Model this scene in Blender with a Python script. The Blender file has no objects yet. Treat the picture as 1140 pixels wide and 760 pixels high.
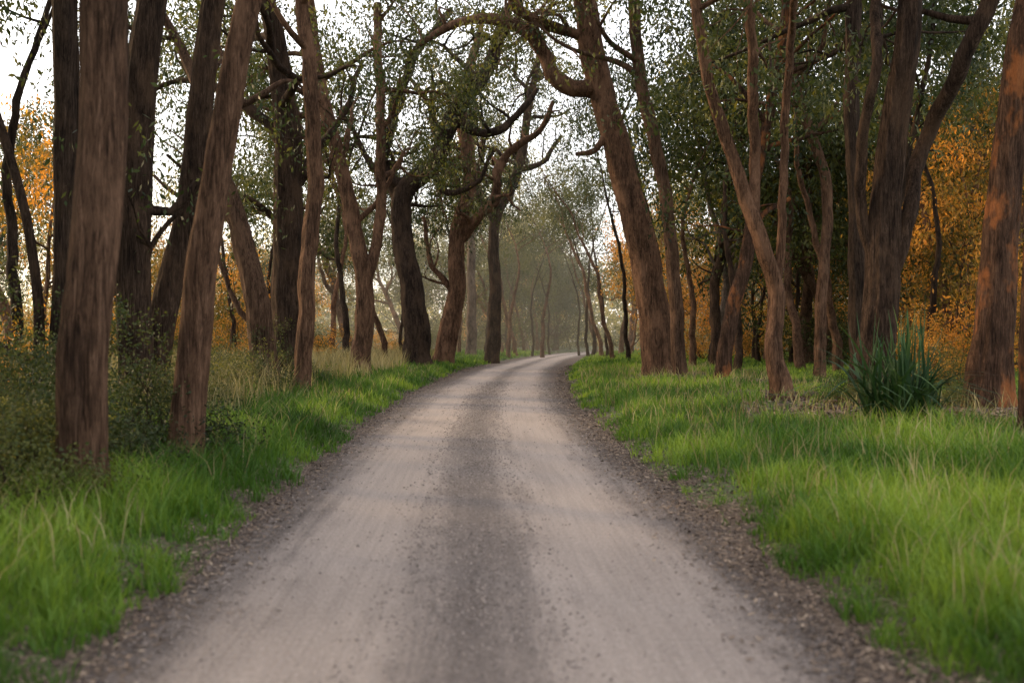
import bpy, math, random
import numpy as np
F=1108.0; CH=1.5; HV=378.0
scene=bpy.context.scene
col=scene.collection

# ---------------------------------------------------------------- helpers
def mesh_np(name, V, Fc, mat=None, smooth=False, tint=None, uv=None):
    V=np.asarray(V,dtype=np.float32); Fc=np.asarray(Fc,dtype=np.int32)
    me=bpy.data.meshes.new(name)
    n=len(Fc); k=Fc.shape[1]
    me.vertices.add(len(V)); me.vertices.foreach_set('co',V.ravel())
    me.loops.add(n*k); me.loops.foreach_set('vertex_index',Fc.ravel())
    me.polygons.add(n)
    me.polygons.foreach_set('loop_start',np.arange(0,n*k,k,dtype=np.int32))
    me.polygons.foreach_set('loop_total',np.full(n,k,dtype=np.int32))
    me.update(calc_edges=True)
    me.polygons.foreach_set('use_smooth',np.full(n,bool(smooth)))
    if tint is not None:
        a=me.attributes.new('tint','FLOAT','POINT'); a.data.foreach_set('value',np.asarray(tint,dtype=np.float32))
    if uv is not None:
        l=me.uv_layers.new(name='UVMap'); l.data.foreach_set('uv',np.asarray(uv,dtype=np.float32)[Fc.ravel()].ravel())
    if mat: me.materials.append(mat)
    me.validate()
    return me
def add(name,data,parent=None,loc=(0,0,0)):
    o=bpy.data.objects.new(name,data); col.objects.link(o); o.location=loc
    if parent: o.parent=parent
    return o
def sstep(a,b,x):
    t=np.clip((x-a)/(b-a),0,1); return t*t*(3-2*t)

# ---------------------------------------------------------------- terrain functions
_ys=np.arange(-80,460,0.5)
_k=[(-80,0.2),(0,0),(8,-.25),(15,-.55),(27,-.7),(49,0.0),(75,2.3),(97,5),(120,9),(150,17),(200,35),(460,120)]
_w=[(-80,2.2),(10,2.2),(15,2.3),(27,2.5),(49,2.9),(75,3.0),(100,2.8),(460,2.8)]
def _sm(k):
    a=np.interp(_ys,[q[0] for q in k],[q[1] for q in k])
    g=np.exp(-np.linspace(-2,2,25)**2); g/=g.sum()
    return np.convolve(np.pad(a,12,mode='edge'),g,'valid')
_cx=_sm(_k); _hw=_sm(_w)
def cx(y): return np.interp(y,_ys,_cx)
def hw(y): return np.interp(y,_ys,_hw)
def wob(x,y):
    return (np.sin(x*1.3+y*.7)+np.sin(x*.6-y*1.1+2)+np.sin(y*2.3+x*.4+1)+np.sin(x*2.9-y*.5+4))/4
def gh(x,y):
    x=np.asarray(x,dtype=float); y=np.asarray(y,dtype=float)
    t=np.abs(x-cx(y))-hw(y)
    t=t+0.06*wob(x*1.2,y*1.5)
    h=-0.06+0.17*sstep(-.5,.6,t)+0.2*sstep(.5,4,t)
    h=h+0.05*wob(x,y)*sstep(0,2,t)+0.35*wob(x*.12,y*.1)*sstep(8,40,t)
    return h

# ---------------------------------------------------------------- materials
def newmat(name):
    m=bpy.data.materials.new(name); m.use_nodes=True
    nt=m.node_tree; nt.nodes.clear()
    out=nt.nodes.new('ShaderNodeOutputMaterial')
    return m,nt,out
def N(nt,typ,ins=None,**kw):
    n=nt.nodes.new(typ)
    for k,v in kw.items(): setattr(n,k,v)
    if ins:
        for k,v in ins.items():
            s=n.inputs[k]
            if isinstance(v,bpy.types.NodeSocket): nt.links.new(v,s)
            else: s.default_value=v
    return n
def ramp(nt,fac,stops):
    r=nt.nodes.new('ShaderNodeValToRGB'); e=r.color_ramp.elements
    while len(e)<len(stops): e.new(0.5)
    for i,(p,c) in enumerate(stops):
        e[i].position=p; e[i].color=(c[0],c[1],c[2],1)
    nt.links.new(fac,r.inputs['Fac']); return r.outputs['Color']
def mix(nt,f,a,b,bt='MIX'):
    n=nt.nodes.new('ShaderNodeMix'); n.data_type='RGBA'; n.blend_type=bt
    for s,v in ((n.inputs[0],f),(n.inputs[6],a),(n.inputs[7],b)):
        if isinstance(v,bpy.types.NodeSocket): nt.links.new(v,s)
        elif isinstance(v,(int,float)): s.default_value=v
        else: s.default_value=(v[0],v[1],v[2],1)
    return n.outputs[2]
def math_(nt,op,a,b=0.0,c=0.0):
    n=nt.nodes.new('ShaderNodeMath'); n.operation=op
    for i,v in enumerate((a,b,c)):
        if isinstance(v,bpy.types.NodeSocket): nt.links.new(v,n.inputs[i])
        else: n.inputs[i].default_value=v
    return n.outputs[0]
def smr(nt,v,a,b,lo=0.0,hi=1.0):
    n=N(nt,'ShaderNodeMapRange',{'Value':v,'From Min':a,'From Max':b,'To Min':lo,'To Max':hi},interpolation_type='SMOOTHSTEP')
    return n.outputs[0]
def noise(nt,vec,scale,detail=4,rough=.55,dist=0.0):
    return N(nt,'ShaderNodeTexNoise',{'Vector':vec,'Scale':scale,'Detail':detail,'Roughness':rough,'Distortion':dist}).outputs[0]
def mapping(nt,vec,sc):
    return N(nt,'ShaderNodeMapping',{'Vector':vec,'Scale':sc}).outputs[0]

def leafmat(name,c1,c2,c3,transl=.35,rough=.55,stops=(.05,.5,.95)):
    m,nt,out=newmat(name)
    at=N(nt,'ShaderNodeAttribute',attribute_name='tint').outputs['Fac']
    geo=N(nt,'ShaderNodeNewGeometry').outputs['Position']
    ns=noise(nt,geo,.45,3)
    oi=N(nt,'ShaderNodeObjectInfo').outputs['Random']
    f=math_(nt,'ADD',math_(nt,'MULTIPLY',at,.4),math_(nt,'MULTIPLY',smr(nt,ns,.33,.67),.6))
    f=math_(nt,'ADD',f,math_(nt,'MULTIPLY',math_(nt,'SUBTRACT',oi,.5),.25))
    c=ramp(nt,f,[(stops[0],c1),(stops[1],c2),(stops[2],c3)])
    p=N(nt,'ShaderNodeBsdfPrincipled',{'Base Color':c,'Roughness':rough})
    p.inputs['Specular IOR Level'].default_value=.25
    tr=N(nt,'ShaderNodeBsdfTranslucent',{'Color':mix(nt,1.0,c,(1.5,1.35,.75),'MULTIPLY')})
    ms=N(nt,'ShaderNodeMixShader',{0:transl})
    nt.links.new(p.outputs[0],ms.inputs[1]); nt.links.new(tr.outputs[0],ms.inputs[2])
    nt.links.new(ms.outputs[0],out.inputs[0])
    return m
def barkmat(name,dark,mid,light,patch,pf=.5):
    m,nt,out=newmat(name)
    oc=N(nt,'ShaderNodeTexCoord').outputs['Object']
    a=noise(nt,mapping(nt,oc,(24,24,1.7)),1.5,7,.7,.9)
    a2=noise(nt,mapping(nt,oc,(6,6,1.3)),1.5,4,.6)
    b=noise(nt,mapping(nt,oc,(1.6,1.6,.8)),1.3,4,.6)
    fine=noise(nt,mapping(nt,oc,(70,70,10)),1.5,4,.7)
    oi=N(nt,'ShaderNodeObjectInfo').outputs['Random']
    f=math_(nt,'ADD',math_(nt,'MULTIPLY',a,.68),math_(nt,'MULTIPLY',a2,.32))
    c=ramp(nt,f,[(.38,dark),(.5,mid),(.64,light)])
    c=mix(nt,smr(nt,b,pf,pf+.12,0,.9),c,mix(nt,.6,c,patch))
    c=mix(nt,smr(nt,b,.47,.37,0,.8),c,mix(nt,1.0,c,(.55,.56,.58),'MULTIPLY'))
    c=mix(nt,oi,mix(nt,1.0,c,(.76,.76,.77),'MULTIPLY'),mix(nt,1.0,c,(1.16,1.07,1.0),'MULTIPLY'))
    c=mix(nt,math_(nt,'MULTIPLY',smr(nt,fine,.35,.7),.5),mix(nt,1.0,c,(.75,.75,.75),'MULTIPLY'),mix(nt,1.0,c,(1.5,1.45,1.4),'MULTIPLY'))
    h=math_(nt,'ADD',math_(nt,'MULTIPLY',a,1.0),math_(nt,'ADD',math_(nt,'MULTIPLY',fine,.25),math_(nt,'MULTIPLY',a2,.7)))
    bp=N(nt,'ShaderNodeBump',{'Height':h,'Strength':1.0,'Distance':.085})
    p=N(nt,'ShaderNodeBsdfPrincipled',{'Base Color':c,'Roughness':.95,'Normal':bp.outputs[0]})
    p.inputs['Specular IOR Level'].default_value=.1
    nt.links.new(p.outputs[0],out.inputs[0]); return m

B={'red':barkmat('bark_reddish',(.028,.017,.012),(.140,.082,.053),(.30,.185,.125),(.31,.185,.12),.52),
   'dark':barkmat('bark_dark',(.013,.009,.007),(.052,.035,.026),(.125,.088,.065),(.115,.075,.05),.5),
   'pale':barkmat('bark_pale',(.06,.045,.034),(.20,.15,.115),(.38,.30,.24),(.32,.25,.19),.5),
   'orange':barkmat('bark_orange_sun',(.020,.012,.009),(.085,.050,.034),(.19,.115,.078),(.52,.20,.07),.51)}  # orange bark, with warm sun glow painted in as patches
L={'olive':leafmat('leaf_olive',(.016,.026,.009),(.050,.064,.018),(.17,.16,.038)),
   'dark':leafmat('leaf_dark',(.012,.020,.009),(.034,.051,.016),(.105,.115,.03),.32),
   'sun_gold':leafmat('leaf_sun_painted',(.035,.040,.011),(.17,.12,.026),(.66,.30,.06),.5,.55,(.1,.45,.85)),  # low-sun glow put into the leaf base colour
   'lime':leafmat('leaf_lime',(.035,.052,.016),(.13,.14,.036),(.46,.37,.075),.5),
   'mist':leafmat('leaf_haze_painted',(.03,.044,.016),(.10,.115,.036),(.32,.275,.07),.5)}  # leaf colour paled to carry the distance haze
grassm=leafmat('grass_green',(.016,.046,.008),(.064,.145,.018),(.225,.33,.045),.36,.5)
strawm=leafmat('grass_straw',(.10,.095,.045),(.27,.235,.12),(.46,.40,.24),.3,.7)
strapm=leafmat('strap_leaf',(.009,.026,.010),(.018,.050,.016),(.06,.11,.032),.2,.6)

# ---------------------------------------------------------------- ground
def axis(pos0,step0,growth,maxv):
    a=[pos0]; st=step0
    while a[-1]<maxv:
        a.append(a[-1]+st); st*=growth
    return a
near=list(np.arange(0,7,.14)); far=axis(7,.2,1.12,420)
sp=np.array(sorted(set([-v for v in near+far]+near+far)))
yy=np.array(list(np.arange(-60,0,2))+list(np.arange(0,45,.3))+axis(45,.5,1.05,450))
S,Y=np.meshgrid(sp,yy); X=cx(Y)+S
Z=gh(X,Y)
nx=len(sp); ny=len(yy)
V=np.stack([X.ravel(),Y.ravel(),Z.ravel()],1)
def gridf(nx,ny):
    i,j=np.meshgrid(np.arange(nx-1),np.arange(ny-1)); b=(j*nx+i).ravel()
    return np.stack([b,b+1,b+nx+1,b+nx],1)
m,nt,out=newmat('ground_soil')
geo=N(nt,'ShaderNodeNewGeometry').outputs['Position']
a=noise(nt,geo,.45,4); b=noise(nt,geo,9,5,.7); c3=noise(nt,geo,60,3,.7)
litter=ramp(nt,b,[(.3,(.04,.03,.022)),(.55,(.088,.066,.05)),(.75,(.155,.12,.09))])
green=ramp(nt,b,[(.3,(.03,.06,.014)),(.6,(.08,.14,.028)),(.8,(.15,.20,.05))])
c=mix(nt,smr(nt,a,.40,.54,0,.85),litter,green)
c=mix(nt,math_(nt,'MULTIPLY',smr(nt,c3,.4,.65),.4),c,mix(nt,1.0,c,(1.7,1.6,1.5),'MULTIPLY'))
bp=N(nt,'ShaderNodeBump',{'Height':math_(nt,'ADD',b,c3),'Strength':.7,'Distance':.04})
p=N(nt,'ShaderNodeBsdfPrincipled',{'Base Color':c,'Roughness':.95,'Normal':bp.outputs[0]})
nt.links.new(p.outputs[0],out.inputs[0])
g=add('ground',mesh_np('ground',V,gridf(nx,ny),m,True)); g['kind']='structure'
g['label']='uneven woodland ground with soil, litter and grass'; g['category']='ground'

# ---------------------------------------------------------------- road
rs_=np.linspace(-1,1,41); ry=np.array(list(np.arange(-60,0,2))+list(np.arange(0,40,.25))+list(np.arange(40,420,1.0)))
U,Y=np.meshgrid(rs_,ry); S=U*(hw(Y)+.25)
X=cx(Y)+S
Z=0.008-0.055*(np.abs(U)**2.2)-.012*np.exp(-((np.abs(S)-.9)/.35)**2)+.006*wob(X*3,Y*1.3)
V=np.stack([X.ravel(),Y.ravel(),Z.ravel()],1)
m,nt,out=newmat('gravel_road')
uv=N(nt,'ShaderNodeUVMap').outputs[0]
sx=N(nt,'ShaderNodeSeparateXYZ',{0:uv})
s=sx.outputs[0]
streak=noise(nt,mapping(nt,uv,(5,.25,1)),1.0,6,.65)
streak2=noise(nt,mapping(nt,uv,(22,.4,1)),1.0,5,.7)
blot=noise(nt,mapping(nt,uv,(1.1,.25,1)),1.0,4,.6)
ragged=noise(nt,mapping(nt,uv,(6,2.5,1)),1.0,5,.7)
grit=noise(nt,mapping(nt,uv,(1,.45,1)),45,5,.8)
grit2=noise(nt,mapping(nt,uv,(1,.5,1)),150,2,.7)
stone=N(nt,'ShaderNodeTexVoronoi',{'Vector':mapping(nt,uv,(1,.6,1)),'Scale':48.0})
sw=math_(nt,'ADD',s,math_(nt,'MULTIPLY',math_(nt,'SUBTRACT',streak,.5),.8))
sw=math_(nt,'ADD',sw,math_(nt,'MULTIPLY',math_(nt,'SUBTRACT',blot,.5),.5))
sw=math_(nt,'ADD',sw,math_(nt,'MULTIPLY',math_(nt,'SUBTRACT',ragged,.5),.5))
ctr=smr(nt,math_(nt,'ABSOLUTE',math_(nt,'ADD',sw,.04)),.0,.62,.2,1.0)
edge=smr(nt,math_(nt,'ABSOLUTE',sw),1.05,1.8,1.0,0.0)
trk=math_(nt,'MULTIPLY',ctr,edge)
trk=math_(nt,'MULTIPLY',trk,smr(nt,blot,.25,.58,.7,1.0))
track=ramp(nt,grit,[(.25,(.212,.174,.153)),(.5,(.305,.256,.228)),(.75,(.405,.347,.312))])
track=mix(nt,smr(nt,streak2,.35,.7,0,.7),track,mix(nt,1.0,track,(.77,.77,.775),'MULTIPLY'))
grav=ramp(nt,grit,[(.3,(.072,.060,.056)),(.5,(.142,.118,.109)),(.7,(.265,.224,.207))])
grav=mix(nt,smr(nt,stone.outputs['Distance'],.1,.5,.0,.55),grav,mix(nt,1.0,grav,(.47,.45,.45),'MULTIPLY'))
grav=mix(nt,smr(nt,streak2,.35,.7,0,.6),grav,mix(nt,1.0,grav,(.75,.74,.74),'MULTIPLY'))
edgec=mix(nt,smr(nt,math_(nt,'ABSOLUTE',sw),1.5,2.1),grav,mix(nt,1.0,grav,(.68,.57,.49),'MULTIPLY'))
c=mix(nt,trk,edgec,track)
c=mix(nt,smr(nt,grit2,.35,.7,0,.45),c,mix(nt,1.0,c,(1.45,1.42,1.38),'MULTIPLY'))
hgt=math_(nt,'MULTIPLY',math_(nt,'ADD',grit,math_(nt,'MULTIPLY',stone.outputs['Distance'],.6)),smr(nt,trk,0,1,1.0,.45))
bp=N(nt,'ShaderNodeBump',{'Height':hgt,'Strength':.9,'Distance':.03})
p=N(nt,'ShaderNodeBsdfPrincipled',{'Base Color':c,'Roughness':.92,'Normal':bp.outputs[0]})
nt.links.new(p.outputs[0],out.inputs[0])
r=add('road',mesh_np('road',V,gridf(len(rs_),len(ry)),m,True,uv=np.stack([S.ravel(),Y.ravel()],1)))
r['kind']='structure'; r['label']='unsealed gravel road with two pale wheel tracks'; r['category']='road'

# ---------------------------------------------------------------- tree building
def catmull(P,R,step):
    P=np.asarray(P,float); R=np.asarray(R,float)
    dl=np.linalg.norm(np.diff(P,axis=0),axis=1)+1e-6
    M=np.empty_like(P); M[0]=(P[1]-P[0])/dl[0]; M[-1]=(P[-1]-P[-2])/dl[-1]
    for i in range(1,len(P)-1):
        s0=(P[i]-P[i-1])/dl[i-1]; s1=(P[i+1]-P[i])/dl[i]
        M[i]=(s0*dl[i]+s1*dl[i-1])/(dl[i]+dl[i-1])
    op=[];orr=[]
    for i in range(len(P)-1):
        n=max(2,int(dl[i]/step)); h=dl[i]
        for t in np.arange(n)/n:
            t2=t*t;t3=t2*t
            op.append((2*t3-3*t2+1)*P[i]+(t3-2*t2+t)*h*M[i]+(-2*t3+3*t2)*P[i+1]+(t3-t2)*h*M[i+1])
            orr.append(R[i]*(1-t)+R[i+1]*t)
    op.append(P[-1]); orr.append(R[-1])
    return np.array(op),np.array(orr)
def kink(P,R,rs,amp=.35):
    L_=np.concatenate([[0],np.cumsum(np.linalg.norm(np.diff(P,axis=0),axis=1))])
    q=rs.uniform(0,6.28,6); f=1/np.maximum(R.mean()*12,.8)
    w=sstep(0,1.2,L_)
    dx=(np.sin(L_*f*6.28*.5+q[0])+.6*np.sin(L_*f*6.28*1.1+q[1])+.3*np.sin(L_*f*6.28*2.3+q[4]))
    dy=(np.sin(L_*f*6.28*.45+q[2])+.6*np.sin(L_*f*6.28*1.2+q[3]))
    P=P.copy(); P[:,0]+=amp*R*dx*w*.6; P[:,1]+=amp*R*dy*w*.6
    R=R*(1+.12*amp*np.sin(L_*f*6.28*1.4+q[5])*w)
    return P,R
class Acc:
    def __init__(s): s.V=[];s.F=[];s.n=0
    def put(s,V,F): s.V.append(V); s.F.append(F+s.n); s.n+=len(V)
    def get(s): return np.vstack(s.V),np.vstack(s.F)
def tube(acc,P,R,k,rs,rough=.06):
    n=len(P)
    T=np.gradient(P,axis=0); T/=np.linalg.norm(T,axis=1)[:,None]+1e-9
    u=np.cross(T[0],[0.3,1,0.1]); u/=np.linalg.norm(u)
    th=np.linspace(0,2*np.pi,k,endpoint=False)
    ph=rs.uniform(0,6.28,7); tw=rs.uniform(-.5,.5)
    cum=np.concatenate([[0],np.cumsum(np.linalg.norm(np.diff(P,axis=0),axis=1))])
    V=np.empty((n,k,3))
    for i in range(n):
        u=u-T[i]*np.dot(u,T[i]); u/=np.linalg.norm(u)+1e-9
        v=np.cross(T[i],u)
        z=cum[i]
        m=1+rough*(np.sin(2*th+ph[0]+tw*z)+.7*np.sin(3*th+ph[1]-z*.8)+.5*np.sin(5*th+ph[2]+z*.5)+.5*np.sin(z*2.3+ph[3]+th))
        if k>30: m=m+rough*(.5*np.sin(9*th+ph[4]+.9*np.sin(z*1.1+ph[0]))+.45*np.sin(13*th+ph[5]+1.2*np.sin(z*.8+ph[1]))+.3*np.sin(z*5+2*th+ph[6]))
        if k>9: m=m+rs.normal(0,rough*.25,k)
        rr=R[i]*m
        V[i]=P[i]+np.outer(np.cos(th)*rr,u)+np.outer(np.sin(th)*rr,v)
    i,j=np.meshgrid(np.arange(k),np.arange(n-1))
    a=(j*k+i).ravel(); b=(j*k+(i+1)%k).ravel()
    acc.put(V.reshape(-1,3),np.stack([a,b,b+k,a+k],1))
def sides(r): return 12 if r>.12 else (7 if r>.045 else 4)
def grow(p,d,Ln,r,lev,mx,rs,acc,tips,wig,up,pc):
    n=max(4,int(Ln/.55)); seg=Ln/n; pts=[p];rad=[r]
    for i in range(n):
        d=d+rs.normal(0,wig,3)+np.array([0,0,up]); d/=np.linalg.norm(d)
        p=p+d*seg; pts.append(p); rr=r*(1-.75*(i+1)/n); rad.append(rr)
        if lev<mx and i>=n*.22 and rs.random()<pc:
            q=rs.normal(0,1,3); q-=d*np.dot(q,d); q/=np.linalg.norm(q)
            dd=d*.7+q*.85; dd/=np.linalg.norm(dd)
            grow(p,dd,Ln*rs.uniform(.4,.65),rr*.72,lev+1,mx,rs,acc,tips,wig*1.1,up,pc)
        if lev>=mx-1 and i>=n*.6: tips.append(p)
    tips.append(p)
    P,R=catmull(pts,rad,.5) if r>.05 else (np.array(pts),np.array(rad))
    tube(acc,P,R,sides(r),rs,.05)
def leafcloud(tips,n,sig,Ls,rs,droop=.8,wd=.2,group=16,tight=1.35):
    tips=np.asarray(tips); g=max(1,round(n/group))
    c=np.repeat(tips,g,0)+rs.normal(0,1,(len(tips)*g,3))*np.array([sig,sig,sig*.75])
    c=np.repeat(c,group,0)+rs.normal(0,Ls*tight,(len(c)*group,3))
    m=len(c)
    a=rs.normal(0,.6,(m,3)); a[:,2]-=droop; a/=np.linalg.norm(a,axis=1)[:,None]
    b=np.cross(a,rs.normal(0,1,(m,3))); b/=np.linalg.norm(b,axis=1)[:,None]
    l=(Ls*rs.uniform(.6,1.4,m))[:,None]
    V=np.stack([c,c+a*l*.45+b*l*wd,c+a*l,c+a*l*.45-b*l*wd],1).reshape(-1,3)
    Fq=np.arange(m*4).reshape(m,4)
    return V,Fq,np.repeat(rs.uniform(0,1,m),4)

def W(u,v,d): return np.array([(u-570)/F*d, d, CH+(HV-v)/F*d])
def build_tree(name,label,d,path,bark='red',leaf='olive',seed=0,H=15,forks=(),limbs=9,hmin=.5,
               nl=70,sig=.5,Ls=.17,limbL=4.5,wig=.22,up=.05,drift=.04,mx=2,pc=.5,group=None,cat='tree',limb_paths=(),fat=.87):
    rs=np.random.default_rng(seed+100)
    pts=[];rad=[]
    for i,(u,v,w) in enumerate(path):
        q=W(u,v,d); q[1]+=rs.normal(0,drift)*i*.6
        pts.append(q); rad.append(w/F*d/2*fat)
    base=pts[0].copy(); zg=float(gh(base[0],base[1]))
    pts[0][2]=min(pts[0][2],zg)-.25; rad[0]*=1.22
    low=pts[0]*.82+pts[1]*.18; low[2]=max(low[2],zg+.45)
    if low[2]<pts[1][2]-.3:
        pts.insert(1,low); rad.insert(1,rad[0]/1.22*.98)
    org=np.array([pts[0][0],pts[0][1],zg])
    top=pts[-1]
    if top[2]<H:
        dv=pts[-1]-pts[-2]; dv/=np.linalg.norm(dv)
        rem=H-top[2]; q=top.copy(); k=4
        r0=rad[-1]
        for i in range(k):
            dv=dv+rs.normal(0,.13,3)+np.array([0,0,.12]); dv/=np.linalg.norm(dv)
            q=q+dv*rem/k; pts.append(q.copy()); rad.append(r0*(1-.8*(i+1)/k))
    acc=Acc(); tips=[]
    big=max(rad)*2*F/d
    P,R=catmull(pts,rad,.12 if big>22 else .2)
    P,R=kink(P,R,rs,.05 if d<19 else .18)
    tube(acc,P-org,R,40 if big>22 else 14,rs,.055)
    def limbs_on(P,R,n,hm,LL):
        zt=P[-1][2]
        for i in range(n):
            f=hm+(1-hm)*((i+rs.uniform(.1,.9))/n)
            k=min(len(P)-2,int(np.argmin(np.abs(P[:,2]-zt*f))))
            ang=rs.uniform(0,6.28); el=rs.uniform(.15,.9)
            dd=np.array([math.cos(ang),math.sin(ang),el]); dd/=np.linalg.norm(dd)
            grow(P[k]-org,dd,LL*rs.uniform(.6,1.15)*(1.25-.5*f),min(R[k]*.6,.15),0,mx,rs,acc,tips,wig,up,pc)
        tips.append(P[-1]-org)
    limbs_on(P,R,limbs,hmin,limbL)
    for fp in forks:
        fq=[];fr=[]
        for i,(u,v,w) in enumerate(fp):
            q=W(u,v,d); q[1]+=rs.normal(0,.15)*i; fq.append(q); fr.append(w/F*d/2*fat)
        fq[0]=P[int(np.argmin(np.linalg.norm(P-fq[0],axis=1)))]
        dv=fq[-1]-fq[-2]; dv/=np.linalg.norm(dv)
        if fq[-1][2]<H*.8 and fp[-1][1]<=5:
            rem=H*.85-fq[-1][2]; r0=fr[-1]; q=fq[-1]
            for i in range(3):
                dv=dv+rs.normal(0,.12,3)+np.array([0,0,.12]); dv/=np.linalg.norm(dv)
                q=q+dv*rem/3; fq.append(q); fr.append(r0*(1-.27*(i+1)))
        FP,FR=catmull(fq,fr,.2); FP,FR=kink(FP,FR,rs,.3); tube(acc,FP-org,FR,16,rs,.06)
        limbs_on(FP,FR,max(3,limbs//2),max(hmin,.5),limbL*.7)
    for fp in limb_paths:
        fq=[];fr=[]; off=rs.uniform(-1.2,1.2)
        for i,(u,v,w) in enumerate(fp):
            q=W(u,v,d); q[1]+=off*i*.4; fq.append(q); fr.append(w/F*d/2*.9)
        fq[0]=P[int(np.argmin(np.linalg.norm(P-fq[0],axis=1)))]
        FP,FR=catmull(fq,fr,.25); FP,FR=kink(FP,FR,rs,.8); tube(acc,FP-org,FR,11,rs,.08)
        for k in range(3,len(FP)-1,4):
            q=rs.normal(0,1,3); q[2]=abs(q[2])*.6+.1; q/=np.linalg.norm(q)
            grow(FP[k]-org,q,limbL*rs.uniform(.3,.55),FR[k]*.5,1,mx,rs,acc,tips,wig,up,pc)
        tips.append(FP[-1]-org)
    e=add(name,None,loc=tuple(org)); e.empty_display_size=.5
    e['label']=label; e['category']=cat
    e['group']=group or 'eucalyptus trees lining the gravel road'
    V,Fq=acc.get(); add('trunk',mesh_np('trunk',V,Fq,B[bark],True),e)
    if nl>0:
        V,Fq,t=leafcloud(tips,nl,sig,Ls,rs); add('crown',mesh_np('crown',V,Fq,L[leaf],False,t),e)
    return e
E='eucalyptus_tree'
# left side
build_tree(E,'thick reddish-brown straight eucalyptus trunk beside grassy road verge',8.2,[(92,540,62),(98,380,56),(108,200,57),(114,60,54),(118,-60,52)],'red','olive',1,17,hmin=.55,nl=32)
build_tree(E,'slim dark eucalyptus trunk behind low bushes',15,[(70,450,38),(72,300,32),(72,120,32),(74,0,32)],'dark','dark',2,16,hmin=.58,nl=32,Ls=.14)
build_tree(E,'dark furrowed eucalyptus trunk among shrubs',17,[(152,440,46),(150,300,42),(152,150,42),(162,60,40),(172,-50,36)],'dark','dark',3,17,hmin=.55,nl=48,Ls=.13,
    limb_paths=[[(155,230,14),(190,235,12),(215,200,9),(250,190,6)],[(156,330,9),(180,260,7),(205,235,5)]])
build_tree(E,'reddish eucalyptus leaning over grass at the road edge',11,[(205,505,42),(214,400,38),(228,280,36),(242,190,34),(262,80,31),(278,0,29)],'red','olive',4,16,hmin=.62,nl=32)
build_tree(E,'brown slanting eucalyptus trunk behind the verge trees',18,[(172,440,34),(185,330,34),(208,240,32),(222,130,30),(238,0,28)],'dark','olive',5,16,hmin=.58,nl=48,Ls=.13)
build_tree(E,'grey-brown eucalyptus trunk leaning away from the road',26,[(298,425,34),(285,340,30),(266,250,26),(240,170,22),(220,100,16)],'red','olive',6,13,hmin=.55,limbs=6,nl=32,Ls=.13,
    limb_paths=[[(268,260,9),(230,225,7),(190,215,6),(160,190,4)],[(290,370,8),(255,330,6),(235,280,5)]])
build_tree(E,'thick dark eucalyptus with twisting upper limbs',29,[(320,425,42),(322,300,38),(320,180,34),(312,80,30),(300,0,22)],'dark','dark',7,17,hmin=.45,nl=48,wig=.3,Ls=.14,
    limb_paths=[[(316,170,16),(280,120,14),(240,95,11),(190,80,8),(150,90,5)],[(320,220,14),(350,170,12),(380,120,8),(400,60,5)],[(320,260,9),(285,225,7),(240,215,6),(200,180,4)]])
build_tree(E,'slender reddish eucalyptus trunk at the verge edge',24,[(335,432,22),(343,300,20),(350,190,19),(346,90,17),(335,0,16)],'red','olive',8,16,hmin=.52,nl=48,Ls=.15)
build_tree(E,'forked brown eucalyptus standing in dry grass',36,[(402,408,24),(406,330,22),(392,240,18),(368,140,16),(352,60,13)],'red','olive',9,17,hmin=.42,nl=64,wig=.34,Ls=.15,
    forks=[[(408,330,16),(424,230,14),(424,120,13),(418,0,11)]],
    limb_paths=[[(394,250,8),(425,215,7),(445,170,5)],[(380,190,9),(345,165,7),(325,120,5)]])
build_tree(E,'old broad eucalyptus with sinuous limbs reaching over the road',48,[(466,402,38),(458,320,30),(446,250,25),(452,212,24),(480,186,22),(505,130,20),(545,70,17),(566,10,13)],'dark','olive',10,19,hmin=.55,nl=48,wig=.38,limbs=9,limbL=6,Ls=.17,
    limb_paths=[[(446,240,18),(430,170,15),(440,100,13),(470,40,10),(500,0,8)],[(505,130,14),(540,150,12),(575,130,9),(600,100,6)],[(452,212,11),(420,190,9),(395,150,7),(375,120,5)],[(480,186,10),(500,215,8),(530,205,6),(550,170,4)]])
build_tree(E,'old brown eucalyptus with crooked trunk near the bend',54,[(492,400,28),(506,330,24),(510,260,20),(524,200,18),(513,120,15),(530,50,10)],'red','dark',11,20,hmin=.5,nl=32,wig=.38,limbs=9,limbL=6.5,Ls=.19,
    limb_paths=[[(510,270,14),(545,230,12),(560,180,10),(600,150,7),(615,120,5)],[(515,220,11),(490,170,9),(480,120,7),(455,90,5)],[(506,330,9),(480,290,7),(470,240,5)]])
build_tree(E,'crooked dark eucalyptus at the bend of the road',64,[(547,398,18),(552,310,15),(550,250,13),(577,190,12),(588,120,10),(602,50,7)],'dark','olive',12,22,hmin=.45,nl=48,wig=.4,limbs=11,limbL=7,Ls=.2,
    limb_paths=[[(552,250,9),(530,200,8),(540,150,6),(525,110,4)],[(577,190,7),(605,180,6),(625,150,4)]])
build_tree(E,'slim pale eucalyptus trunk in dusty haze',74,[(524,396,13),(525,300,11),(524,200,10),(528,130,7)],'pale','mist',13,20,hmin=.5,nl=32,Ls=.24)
build_tree(E,'thin curved dark trunk leaning over undergrowth',15,[(44,430,14),(42,330,13),(30,240,12),(5,160,12),(-20,90,11)],'dark','olive',14,13,hmin=.6,nl=32,Ls=.13,
    limb_paths=[[(44,410,12),(20,390,11),(-10,370,10)]])
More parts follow.
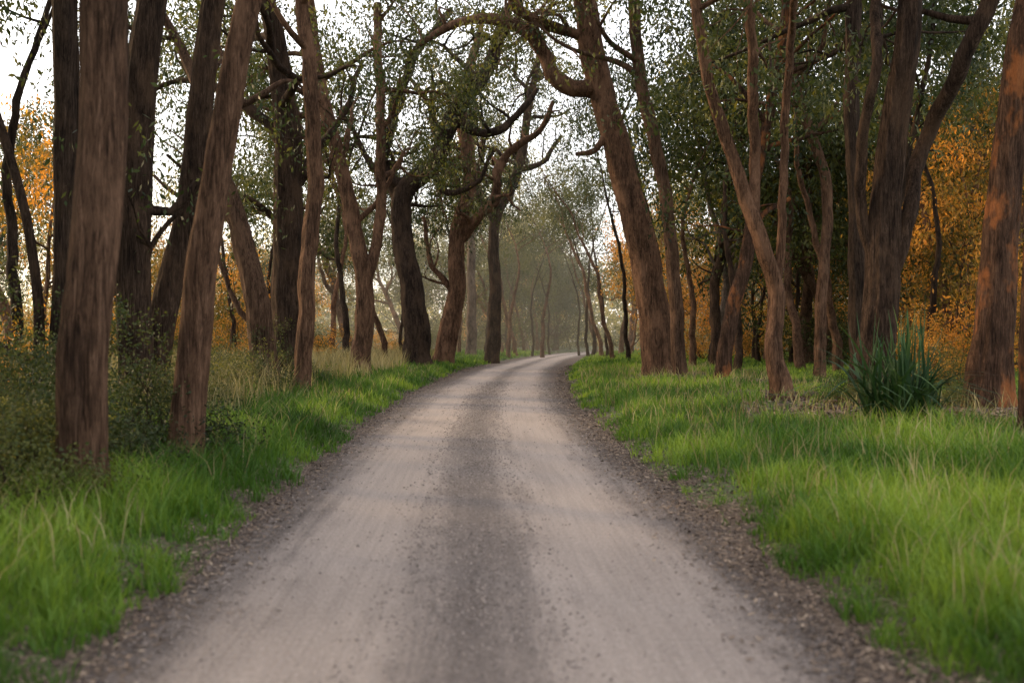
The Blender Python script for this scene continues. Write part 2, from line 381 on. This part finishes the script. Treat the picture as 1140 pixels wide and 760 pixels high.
# right side
build_tree(E,'massive curving eucalyptus trunk leaning towards the road',34,[(735,420,46),(728,350,42),(712,270,38),(692,180,35),(668,90,32),(652,20,29),(643,-30,27)],'red','olive',20,20,hmin=.64,nl=48,limbs=9,limbL=5.5,wig=.34,Ls=.16,
    limb_paths=[[(668,95,25),(640,98,21),(612,66,18),(585,35,15),(545,20,12),(500,28,9),(462,50,6)],[(600,50,14),(575,10,12),(560,-30,9)],[(680,140,9),(660,170,7),(640,175,5)]])
build_tree(E,'slim brown trunk close beside a massive eucalyptus',32.5,[(757,424,19),(752,340,17),(744,240,16),(724,140,16),(710,60,15),(706,-20,14)],'red','olive',21,17,hmin=.58,nl=48,Ls=.16)
build_tree(E,'dark slanting eucalyptus trunk on grassy verge',29,[(803,420,20),(815,350,18),(832,280,17),(842,200,14),(860,100,12)],'orange','dark',22,15,hmin=.42,nl=64,Ls=.16,
    limb_paths=[[(830,290,8),(850,240,7),(880,220,5)]])
build_tree(E,'pale brown crooked eucalyptus with a forked stem',20.5,[(868,448,28),(862,400,22),(866,340,22),(845,260,20),(818,180,17),(795,110,15),(778,40,14),(770,-30,13)],'red','olive',23,15,hmin=.52,nl=48,Ls=.14,
    forks=[[(866,335,12),(872,230,11),(874,120,11),(876,0,10)],[(840,250,13),(842,150,14),(834,60,13),(830,0,13)]])
build_tree(E,'thin brown eucalyptus bending above the lawn',30,[(912,392,15),(916,300,14),(920,210,14),(898,140,13),(880,70,12),(874,-20,11)],'red','dark',24,16,hmin=.44,nl=64,Ls=.17)
build_tree(E,'straight reddish eucalyptus trunk on grass',25,[(956,405,24),(954,300,22),(950,180,20),(948,60,19),(950,-30,19)],'dark','dark',25,17,hmin=.45,nl=64,Ls=.16)
build_tree(E,'broad multi-stemmed eucalyptus behind a strappy plant',18.5,[(970,452,54),(978,370,42),(986,260,38),(998,130,34),(1008,40,30),(1016,-40,30)],'dark','olive',26,17,hmin=.45,nl=64,Ls=.15,
    forks=[[(982,350,18),(1010,250,18),(1040,150,19),(1062,70,20),(1092,0,20)],[(984,330,15),(958,200,15),(962,80,13),(975,0,13)]])
build_tree(E,'rough orange-barked eucalyptus trunk with warm sun patches painted in',16.5,[(1100,458,58),(1104,380,48),(1114,260,42),(1126,140,38),(1140,20,36)],'orange','olive',27,17,hmin=.5,nl=64,Ls=.14)
build_tree(E,'dark eucalyptus trunk rising from thick grass',12.0,[(1150,490,34),(1150,350,30),(1157,200,28),(1168,60,28),(1175,-40,28)],'orange','olive',28,15,hmin=.55,nl=32)

# ---------------------------------------------------------------- background trees (copied archetypes)
def archetype(seed,H,r,bark,leaf,Ls,nl,hmin,limbs,LL,wig,sig=.6):
    rs=np.random.default_rng(seed); acc=Acc(); tips=[]
    pts=[np.array([0,0,-.3])]; d=np.array([rs.normal(0,.08),rs.normal(0,.08),1.]); rad=[r*1.2]
    n=9
    for i in range(n):
        d=d+np.array([rs.normal(0,.14),rs.normal(0,.14),.12]); d/=np.linalg.norm(d)
        pts.append(pts[-1]+d*H/n); rad.append(r*(1-.85*(i+1)/n))
    P,R=catmull(pts,rad,.3); P,R=kink(P,R,rs,.5); tube(acc,P,R,12,rs,.06)
    for i in range(limbs):
        f=hmin+(1-hmin)*((i+rs.uniform(.1,.9))/limbs); k=min(len(P)-2,int(len(P)*f))
        ang=rs.uniform(0,6.28); dd=np.array([math.cos(ang),math.sin(ang),rs.uniform(.3,1.0)]); dd/=np.linalg.norm(dd)
        grow(P[k],dd,LL*rs.uniform(.6,1.1)*(1.3-.6*f),R[k]*.6,0,2,rs,acc,tips,wig,.04,.5)
    V,Fq=acc.get(); tm=mesh_np('trunk',V,Fq,B[bark],True)
    V,Fq,t=leafcloud(tips,nl,sig,Ls,rs); cm=mesh_np('crown',V,Fq,L[leaf],False,t)
    return tm,cm
AR=[archetype(501,15,.26,'dark','dark',.23,80,.25,13,4.8,.28),
    archetype(502,17,.30,'red','olive',.23,80,.3,13,5.0,.25),
    archetype(503,14,.20,'pale','lime',.22,64,.3,11,4.4,.25),
    archetype(504,9,.12,'red','sun_gold',.16,80,.12,11,3.2,.25),
    archetype(505,16,.34,'red','olive',.23,64,.28,12,5.4,.36),
    archetype(506,9,.14,'dark','dark',.20,80,.12,13,3.5,.25),
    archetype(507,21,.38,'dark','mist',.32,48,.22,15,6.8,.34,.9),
    archetype(508,15,.17,'red','olive',.18,48,.6,7,3.2,.2),
    archetype(509,14,.13,'dark','dark',.18,48,.5,8,3.0,.25)]
LAB=['dark leafy eucalyptus in the roadside wood','tall reddish-trunked eucalyptus in the wood','pale-trunked eucalyptus with light green leaves',
     'small tree with low sunlight painted into its leaf colour','spreading eucalyptus with crooked limbs','low dark bushy tree under the eucalypts',
     'tall hazy eucalyptus beyond the road bend','slender bare-stemmed eucalyptus sapling in the wood','thin crooked dark tree among the eucalypts']
NM={3:'sun_painted_tree',5:'bushy_tree',8:'slender_tree'}
def put_arch(k,x,y,rot,sc):
    tm,cm=AR[k]
    e=add(NM.get(k,E),None,loc=(x,y,float(gh(x,y))))
    e.rotation_euler=(0,0,rot); e.scale=(sc,sc,sc)
    e['label']=LAB[k]; e['category']='tree'; e['group']='trees of the roadside wood'
    add('trunk',tm,e); add('crown',cm,e)
rs=np.random.default_rng(77)
plan=[]
for i in range(40):
    y=rs.uniform(40,100); x=cx(y)+rs.uniform(7.5,34)*(.6+y/90); plan.append((rs.choice([0,1,5,1,4,2,2,1,8]),x,y))
for i in range(16):
    y=rs.uniform(55,110); x=cx(y)-rs.uniform(7,36)*(.6+y/90); kk=rs.choice([0,1,2,4,2,5,8])
    if -.38<x/y<-.26: continue
    plan.append((kk,x,y))
for i in range(20):
    y=rs.uniform(112,165); x=rs.uniform(-45,60); kk=rs.choice([6,1,2,6,2])
    if abs(x-cx(y))<4: x-=9
    if -.38<x/y<-.26: kk=5
    plan.append((kk,x,y))
for i in range(13):
    y=rs.uniform(100,138); u=rs.uniform(450,740); x=(u-570)/F*y
    if abs(x-cx(y))<4.0: x=cx(y)-4.5-rs.uniform(0,3)
    plan.append((rs.choice([6,5,1,2,8,5]),x,y))
for (k,off,y) in [(4,6.5,86),(1,-5.4,92)]:
    plan.append((k,float(cx(y))+off,y))
for (k,u,dd) in [(7,24,28),(8,382,46),(7,432,50),(8,655,78),(7,684,62),(8,700,55),(7,770,44),(8,790,48),(7,893,40),(7,934,36),(8,1040,31),(7,1066,34),(7,228,44),(8,130,40),(8,262,48),(7,1012,42),(8,845,52),(7,665,95),
                 (7,475,66),(8,448,60),(0,800,44),(0,1000,52),(5,880,48),(1,930,46),(8,8,24),(7,370,55),(8,300,54),(8,820,38),(8,738,50),(7,1090,30),(8,985,30),
                 (7,576,86),(8,592,92),(7,604,84),(7,566,80),(8,540,84),(7,556,90),(8,660,80),(7,672,76),(7,690,82),(8,676,72),(7,510,80),(8,498,74),(8,612,100),(7,584,106),(8,645,94),(8,570,98),(7,598,112)]:
    plan.append((k,(u-570)/F*dd,dd))
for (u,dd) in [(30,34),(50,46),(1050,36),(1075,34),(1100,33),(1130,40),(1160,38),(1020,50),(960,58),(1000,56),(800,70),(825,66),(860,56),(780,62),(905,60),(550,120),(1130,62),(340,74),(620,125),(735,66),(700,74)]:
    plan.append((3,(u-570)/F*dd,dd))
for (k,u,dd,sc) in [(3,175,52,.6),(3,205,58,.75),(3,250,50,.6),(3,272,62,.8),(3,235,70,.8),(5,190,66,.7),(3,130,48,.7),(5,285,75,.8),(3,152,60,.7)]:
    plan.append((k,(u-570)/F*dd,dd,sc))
for (k,x,y) in [(5,-13,-4),(5,-15,4),(1,-18,10),(5,-16,14),(4,-22,2),(5,-14,21),(1,-12,-10),(0,-11,-2),(0,-14,9),(5,-12,0),(0,-12,5),(5,-12,12)]:  # unseen trees added left of frame to shade the foreground
    plan.append((k,x,y))
for q in plan:
    put_arch(int(q[0]),float(q[1]),float(q[2]),rs.uniform(0,6.28),q[3] if len(q)>3 else rs.uniform(.85,1.2))

# ---------------------------------------------------------------- distant wood
rs=np.random.default_rng(5)
n=4600
ax=rs.uniform(-170,190,n); ay=rs.uniform(165,215,n)
hh=12+5*np.sin(ax*.09)+4*np.sin(ax*.27+1)
az=rs.uniform(0,1,n)**1.25*hh
V,Fq,t=leafcloud(np.stack([ax,ay,az],1),32,1.5,.8,rs,.3,.3)  # pale leaf colour puts distance haze into the wood
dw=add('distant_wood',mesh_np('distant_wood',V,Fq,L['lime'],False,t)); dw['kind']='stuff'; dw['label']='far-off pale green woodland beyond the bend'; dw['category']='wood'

# ---------------------------------------------------------------- shrubs
def shrub_mesh(seed,w,h,leaf,Ls,n,nl,sg=.16):
    rs=np.random.default_rng(seed); acc=Acc(); tips=[]
    for i in range(n):
        ang=rs.uniform(0,6.28); d=np.array([math.cos(ang)*.8*w/h,math.sin(ang)*.8*w/h,1.]); d/=np.linalg.norm(d)
        grow(np.array([rs.normal(0,.1),rs.normal(0,.1),-.1]),d,h*rs.uniform(.45,1.15),.022,1,2,rs,acc,tips,.35,.03,.6)
    V,Fq=acc.get(); sm=mesh_np('stem',V,Fq,B['dark'],True)
    V,Fq,t=leafcloud(tips,nl,sg*h,Ls,rs,.1,.24,group=7,tight=1.0); return sm,mesh_np('foliage',V,Fq,L[leaf],False,t)
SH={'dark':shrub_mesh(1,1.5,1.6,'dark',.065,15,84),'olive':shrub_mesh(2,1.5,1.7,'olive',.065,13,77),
    'sun_gold':shrub_mesh(3,1.6,1.7,'sun_gold',.075,14,63),'lime':shrub_mesh(4,1.6,1.5,'lime',.065,12,56)}
def shrub(k,u,d,sc,rot=0.,lab=None,x=None):
    x=(u-570)/F*d if x is None else x
    e=add('shrub',None,loc=(x,d,float(gh(x,d)))); e.scale=(sc,sc,sc); e.rotation_euler=(0,0,rot)
    e['label']=lab or {'dark':'dense dark green shrub under the trees','olive':'olive green shrub in the undergrowth','sun_gold':'shrub with low-sun glow painted into its leaves','lime':'light green shrub among tree trunks'}[k]
    e['category']='shrub'; e['group']='undergrowth shrubs'
    add('stem',SH[k][0],e); add('foliage',SH[k][1],e)
rs=np.random.default_rng(9)
for k,u,d,sc in [('dark',150,10.9,.66),('dark',128,12.0,.72),('olive',22,8.4,.55),('dark',-10,8.0,.52),('dark',48,9.6,.66),('olive',168,12.6,.66),('lime',30,8.8,.42),('dark',-25,7.2,.5),('olive',5,13,.7),('sun_gold',15,20,1.),('olive',235,18,.4),
                 ('dark',60,14,.8),('dark',110,10.3,.5),('dark',275,22,.6),('olive',255,20,.6),('dark',300,27,.7),('olive',240,24,.7),('lime',1078,19,.55),('sun_gold',1075,24,.8),('sun_gold',1040,30,1.1),('sun_gold',1085,30,1.2),('dark',1050,17.5,.42),('olive',1062,16.4,.3),('olive',950,17.4,.3),('dark',940,18.8,.35)]:
    shrub(k,u,d,sc,rs.uniform(0,6))
for i in range(96):
    side=rs.choice([-1,1]); y=rs.uniform(26,105) if side<0 else rs.uniform(42,105); off=rs.uniform(5,26)*(.5+y/80)
    k=rs.choice(['dark','olive','lime','sun_gold','sun_gold','olive'])
    shrub(k,0,y,rs.uniform(.8,1.9),rs.uniform(0,6),x=float(cx(y)+side*(hw(y)+off)))
for i in range(30):   # undergrowth closing the view beyond the bend
    y=rs.uniform(100,145); x=rs.uniform(-34,32)
    if abs(x-cx(y))<4.5: x=cx(y)-6
    shrub(rs.choice(['dark','olive','lime','lime']),0,y,rs.uniform(1.6,2.6),rs.uniform(0,6),x=float(x))

# ---------------------------------------------------------------- strappy plant
rs=np.random.default_rng(3)
acc=Acc(); tt=[]
for i in range(330):
    ang=rs.uniform(0,6.28); ln=rs.uniform(.9,2.3); out_=rs.uniform(.05,1.4); w=rs.uniform(.014,.028)
    n=10; s=np.linspace(0,1,n)
    rr=out_*ln*.58*s**1.1; dr=rs.uniform(.35,.8); z=ln*(s*.95-out_*dr*s**2.3)*rs.uniform(.7,1)
    br=rs.uniform(0,.5); ba=rs.uniform(0,6.28); tw=rs.normal(0,.45)
    aa=ang+tw*s**2
    c=np.stack([br*math.cos(ba)+rr*np.cos(aa),br*math.sin(ba)+rr*np.sin(aa),np.maximum(z,.02)],1)
    sd=np.array([-math.sin(ang),math.cos(ang),0]); ww=w*np.sin(np.pi*(s*.85+.15))**.6; ww[-1]=.002
    Vv=np.stack([c-ww[:,None]*sd,c+ww[:,None]*sd],1).reshape(-1,3)
    j=np.arange(n-1)*2; acc.put(Vv,np.stack([j,j+1,j+3,j+2],1)); tt+= [rs.uniform(0,1)]*(2*n)
V,Fq=acc.get(); x0=(1003-570)/F*14.4
sp_=add('strappy_plant',mesh_np('strappy_plant',V,Fq,strapm,True,tt),loc=(x0,14.4,float(gh(x0,14.4))))
sp_['label']='clump of long arching dark green strap leaves beside trunk'; sp_['category']='plant'

# ---------------------------------------------------------------- fallen branches by the trunks
rs=np.random.default_rng(21)
for (x,y,ln,ang,rr_) in [(5.6,19.2,1.7,.3,.06),(6.2,18.0,1.5,2.8,.05),(7.0,16.2,1.3,-.4,.045),(5.1,17.0,1.0,1.2,.035),(6.9,19.0,1.1,.9,.05),(5.9,16.9,1.6,.1,.04),(8.3,15.6,1.0,.1,.04),(5.0,34.2,1.4,.5,.06),(-4.9,22,1.2,.8,.04)]:
    acc=Acc(); n=7; s=np.linspace(-.5,.5,n)*ln
    P=np.stack([s*math.cos(ang)+rs.normal(0,.04,n),s*math.sin(ang)+rs.normal(0,.04,n),0*s],1)
    zz=gh(P[:,0]+x,P[:,1]+y)-gh(x,y); P[:,2]=zz+rr_*.9+rs.uniform(0,.03,n)
    P_,R_=catmull(P,rr_*np.linspace(1,.5,n),.08); R_[0]*=.3; tube(acc,P_,R_,10,rs,.08)
    k=len(P_)//2; q=np.array([math.cos(ang+.8),math.sin(ang+.8),.35]); tips=[]
    grow(P_[k],q/np.linalg.norm(q),ln*.35,rr_*.5,2,2,rs,acc,tips,.2,0,0)
    V,Fq=acc.get()
    o=add('fallen_branch',mesh_np('fallen_branch',V,Fq,B['red'],True),loc=(x,y,float(gh(x,y))))
    o['label']='fallen crooked branch lying in bark litter'; o['category']='branch'; o['group']='fallen branches on the verge'

# ---------------------------------------------------------------- grass
def blades(x,y,h,w,rs,lean=.45,tint=None):
    n=len(x); z=gh(x,y)-.02
    a=rs.uniform(0,6.28,n); bx=np.cos(a);by=np.sin(a)
    la=rs.uniform(0,6.28,n); ll=rs.uniform(.1,1,n)*lean*h
    lx=np.cos(la)*ll; ly=np.sin(la)*ll
    b=np.stack([x,y,z],1); sd=np.stack([bx,by,0*bx],1)*w[:,None]
    mid=b+np.stack([lx*.35,ly*.35,h*.6],1); tip=b+np.stack([lx,ly,h*.97],1)
    V=np.stack([b-sd,b+sd,mid-sd*.75,mid+sd*.75,tip],1).reshape(-1,3)
    o=(np.arange(n)*5)[:,None]
    T=np.stack([o+np.array([[0,1,3]]),o+np.array([[0,3,2]]),o+np.array([[2,3,4]])],1).reshape(-1,3)
    if tint is None: tint=rs.uniform(0,1,n)
    return V,T,np.repeat(tint,5)
rs=np.random.default_rng(11)
BARE=[(5.4,16.8,1.6,2.4),(7.2,16.0,1.8,1.9),(5.4,20.8,1.0,1.3),(8.3,14.9,1.2,1.3),(5.2,33,1.4,3.0),(6.6,27.5,1.1,2.0)]
def bare(x,y,k=1.0):
    b=np.zeros(len(x),bool)
    for (a,c,rx,ry) in BARE: b|=((x-a)/rx)**2+((y-c)/ry)**2+.5*wob(x*4,y*4)<k
    return b
def scatter(n,y0,y1,tmax,pw=1.3):
    y=np.exp(rs.uniform(math.log(y0),math.log(y1),n)); t=rs.uniform(0,1,n)**pw*tmax(y)
    sd=rs.choice([-1,1],n); t=t-np.where(sd<0,.4,.28)
    x=cx(y)+sd*(hw(y)+t); return x,y,t,sd
x,y,t,sd=scatter(440000,2.5,110,lambda y:3+y*.38)
lo=wob(x*1.1,y*1.1); fi=wob(x*7+3,y*6.7)+.7*wob(x*13+1,y*12.7+2); md=wob(x*3.1+1,y*2.6+4)
t2=t+np.where(sd<0,.4,.28)
keep=(.5*lo+.7*fi+.25*md+rs.normal(0,.3,len(x))>-.38+1.5*np.exp(-t2/.2)-.2*(t2>.6))
keep&=(np.abs(x)<(y*.56+1.2))&((~bare(x,y))|(rs.uniform(0,1,len(x))<.08))
x,y,t2,lo,fi,md=x[keep],y[keep],t2[keep],lo[keep],fi[keep],md[keep]
h=(.05+.14*sstep(0,1.0,t2)+.07*lo+.06*fi+.06*md)*rs.uniform(.3,1.9,len(x)); h=np.clip(h,.03,.55)
h*=np.where(x>0,.82,1.0)*np.where(t2>5,.7,1)
w=.0027+.0004*y
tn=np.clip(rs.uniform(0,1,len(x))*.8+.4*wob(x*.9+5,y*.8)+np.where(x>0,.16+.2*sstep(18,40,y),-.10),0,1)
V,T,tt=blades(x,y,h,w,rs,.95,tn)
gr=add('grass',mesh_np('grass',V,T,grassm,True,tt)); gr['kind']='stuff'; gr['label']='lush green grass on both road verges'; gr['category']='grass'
n=30000; y=rs.uniform(15,60,n); x=cx(y)-hw(y)-rs.uniform(1.8,12,n)
k=(wob(x*.7,y*.5)+.9*wob(x*3,y*2.2)+rs.normal(0,.4,n))>.15; x,y=x[k],y[k]
V,T,tt=blades(x,y,rs.uniform(.25,1.05,len(x)),.003+.0003*y,rs,.7)
n=7000; y2=np.exp(rs.uniform(math.log(4),math.log(45),n)); s2=rs.choice([-1,1],n); x2=cx(y2)+s2*(hw(y2)+rs.uniform(.2,6,n))
V2,T2,t2_=blades(x2,y2,rs.uniform(.2,.5,n),.002+.0003*y2,rs,.8)
dg=add('dry_grass',mesh_np('dry_grass',np.vstack([V,V2]),np.vstack([T,T2+len(V)]),strawm,True,np.concatenate([tt,t2_]))); dg['kind']='stuff'; dg['label']='tall straw-coloured dry grass behind the verge'; dg['category']='grass'

# ---------------------------------------------------------------- leaf litter, gravel
m,nt,out=newmat('litter')
at=N(nt,'ShaderNodeAttribute',attribute_name='tint').outputs['Fac']
c=ramp(nt,at,[(0,(.042,.029,.022)),(.5,(.10,.069,.049)),(.88,(.185,.13,.092)),(1,(.34,.265,.195))])
p=N(nt,'ShaderNodeBsdfPrincipled',{'Base Color':c,'Roughness':.85}); nt.links.new(p.outputs[0],out.inputs[0])
n=80000
y=np.exp(rs.uniform(math.log(2.5),math.log(60),n)); sd=rs.choice([-1,1],n,p=[.42,.58]); t=rs.normal(-.15,.24,n)+np.where(sd>0,rs.normal(0,.1,n),0); x=cx(y)+sd*(hw(y)+t)
n2=24000; ii=rs.integers(0,len(BARE),n2); BA=np.array(BARE)
x=np.concatenate([x,BA[ii,0]+rs.normal(0,.6,n2)*BA[ii,2]]); y=np.concatenate([y,BA[ii,1]+rs.normal(0,.6,n2)*BA[ii,3]])
big=np.concatenate([rs.choice([.8,1,1.4],n),np.full(n2,2.3)]); n=n+n2
S=np.abs(x-cx(y)); zr=0.008-0.055*((S/(hw(y)+.25))**2.2); z=np.maximum(gh(x,y),np.where(S<hw(y)+.2,zr,-9))+.006
z+=(big>2)*rs.uniform(0,.08,n)
a=rs.normal(0,1,(n,3)); a[:,2]*=.18; a/=np.linalg.norm(a,axis=1)[:,None]; b=np.cross(a,[0,0,1])+rs.normal(0,.25,(n,3)); b/=np.linalg.norm(b,axis=1)[:,None]
l=(rs.uniform(.010,.042,n)*(1+y/30)*big)[:,None]; c0=np.stack([x,y,z],1)
V=np.stack([c0-a*l*.5,c0+b*l*.2,c0+a*l*.5+[0,0,.004],c0-b*l*.2],1).reshape(-1,3)
li=add('leaf_litter',mesh_np('leaf_litter',V,np.arange(n*4).reshape(n,4),m,False,np.repeat(rs.uniform(0,1,n),4)))
li['kind']='stuff'; li['label']='fallen brown leaves and bark along road edges'; li['category']='litter'
m2,nt,out=newmat('pebbles')
at=N(nt,'ShaderNodeAttribute',attribute_name='tint').outputs['Fac']
c=ramp(nt,at,[(0,(.09,.074,.066)),(.6,(.17,.14,.125)),(1,(.33,.275,.245))])
p=N(nt,'ShaderNodeBsdfPrincipled',{'Base Color':c,'Roughness':.85}); nt.links.new(p.outputs[0],out.inputs[0])
n=34000
y=np.exp(rs.uniform(math.log(2.5),math.log(35),n)); zone=rs.choice([0,1,2],n,p=[.5,.25,.25])
s=np.where(zone==0,rs.normal(-.04,.28,n),np.where(zone==1,rs.normal(1.85,.3,n),rs.normal(-1.85,.3,n)))
s=np.clip(s,-hw(y),hw(y)); x=cx(y)+s
z=0.008-0.055*((np.abs(s)/(hw(y)+.25))**2.2)
r_=rs.uniform(.002,.009,n)*(1+y/25)
octv=np.array([[1,0,0],[0,1,0],[-1,0,0],[0,-1,0],[0,0,1]],float)
V=(octv[None]*r_[:,None,None]*rs.uniform(.6,1.3,(n,5,3))+np.stack([x,y,z],1)[:,None]).reshape(-1,3)
o=(np.arange(n)*5)[:,None]
T=np.stack([o+np.array([[a_,b_,4]]) for a_,b_ in((0,1),(1,2),(2,3),(3,0))],1).reshape(-1,3)
pe=add('gravel',mesh_np('gravel',V,T,m2,False,np.repeat(rs.uniform(0,1,n),5))); pe['kind']='stuff'; pe['label']='loose stones along the crown and edges of the road'; pe['category']='gravel'

# ---------------------------------------------------------------- dust haze hanging over the far road
import bmesh
bm=bmesh.new(); bmesh.ops.create_icosphere(bm,subdivisions=4,radius=1.0)
for v in bm.verts: v.co.x*=80; v.co.y*=62; v.co.z*=34
me=bpy.data.meshes.new('dust_haze'); bm.to_mesh(me); bm.free()
m3=bpy.data.materials.new('dust'); m3.use_nodes=True; nt=m3.node_tree; nt.nodes.clear(); out=nt.nodes.new('ShaderNodeOutputMaterial')
vs=N(nt,'ShaderNodeVolumeScatter',{'Color':(1,.92,.72,1),'Density':.0027,'Anisotropy':.35}); nt.links.new(vs.outputs[0],out.inputs['Volume'])
me.materials.append(m3)
dh=add('dust_haze',me,loc=(4,118,0)); dh['kind']='stuff'; dh['label']='thin pale dust hanging above the road bend'; dh['category']='dust'

# ---------------------------------------------------------------- light
AZ=math.radians(-60); EL=math.radians(17)
w=bpy.data.worlds.new('World'); scene.world=w; w.use_nodes=True; nt=w.node_tree
bg=nt.nodes['Background']
sky=nt.nodes.new('ShaderNodeTexSky'); sky.sky_type='NISHITA'; sky.sun_disc=False
sky.sun_elevation=EL; sky.sun_rotation=AZ; sky.dust_density=2.0; sky.air_density=1.0
mx_=mix(nt,.6,sky.outputs[0],(5.3,4.9,4.6))
nt.links.new(mx_,bg.inputs[0]); bg.inputs[1].default_value=.47
sd=bpy.data.lights.new('sun','SUN'); sd.energy=5.0; sd.angle=math.radians(6); sd.color=(1,.70,.38)
so=add('sun',sd)
from mathutils import Vector
dirv=Vector((math.sin(AZ)*math.cos(EL),math.cos(AZ)*math.cos(EL),math.sin(EL)))
so.rotation_euler=dirv.to_track_quat('Z','Y').to_euler()
# ---------------------------------------------------------------- camera
cd=bpy.data.cameras.new('camera'); cd.sensor_width=36; cd.lens=36*F/1140; cd.clip_end=2000
cd.dof.use_dof=True; cd.dof.focus_distance=26; cd.dof.aperture_fstop=1.4
cam=add('camera',cd,loc=(0,0,CH)); cam.rotation_euler=(math.radians(90)+math.atan((HV-380)/F)*1.0,0,0)
scene.camera=cam
scene.view_settings.view_transform='Standard'; scene.view_settings.look='None'; scene.view_settings.exposure=0
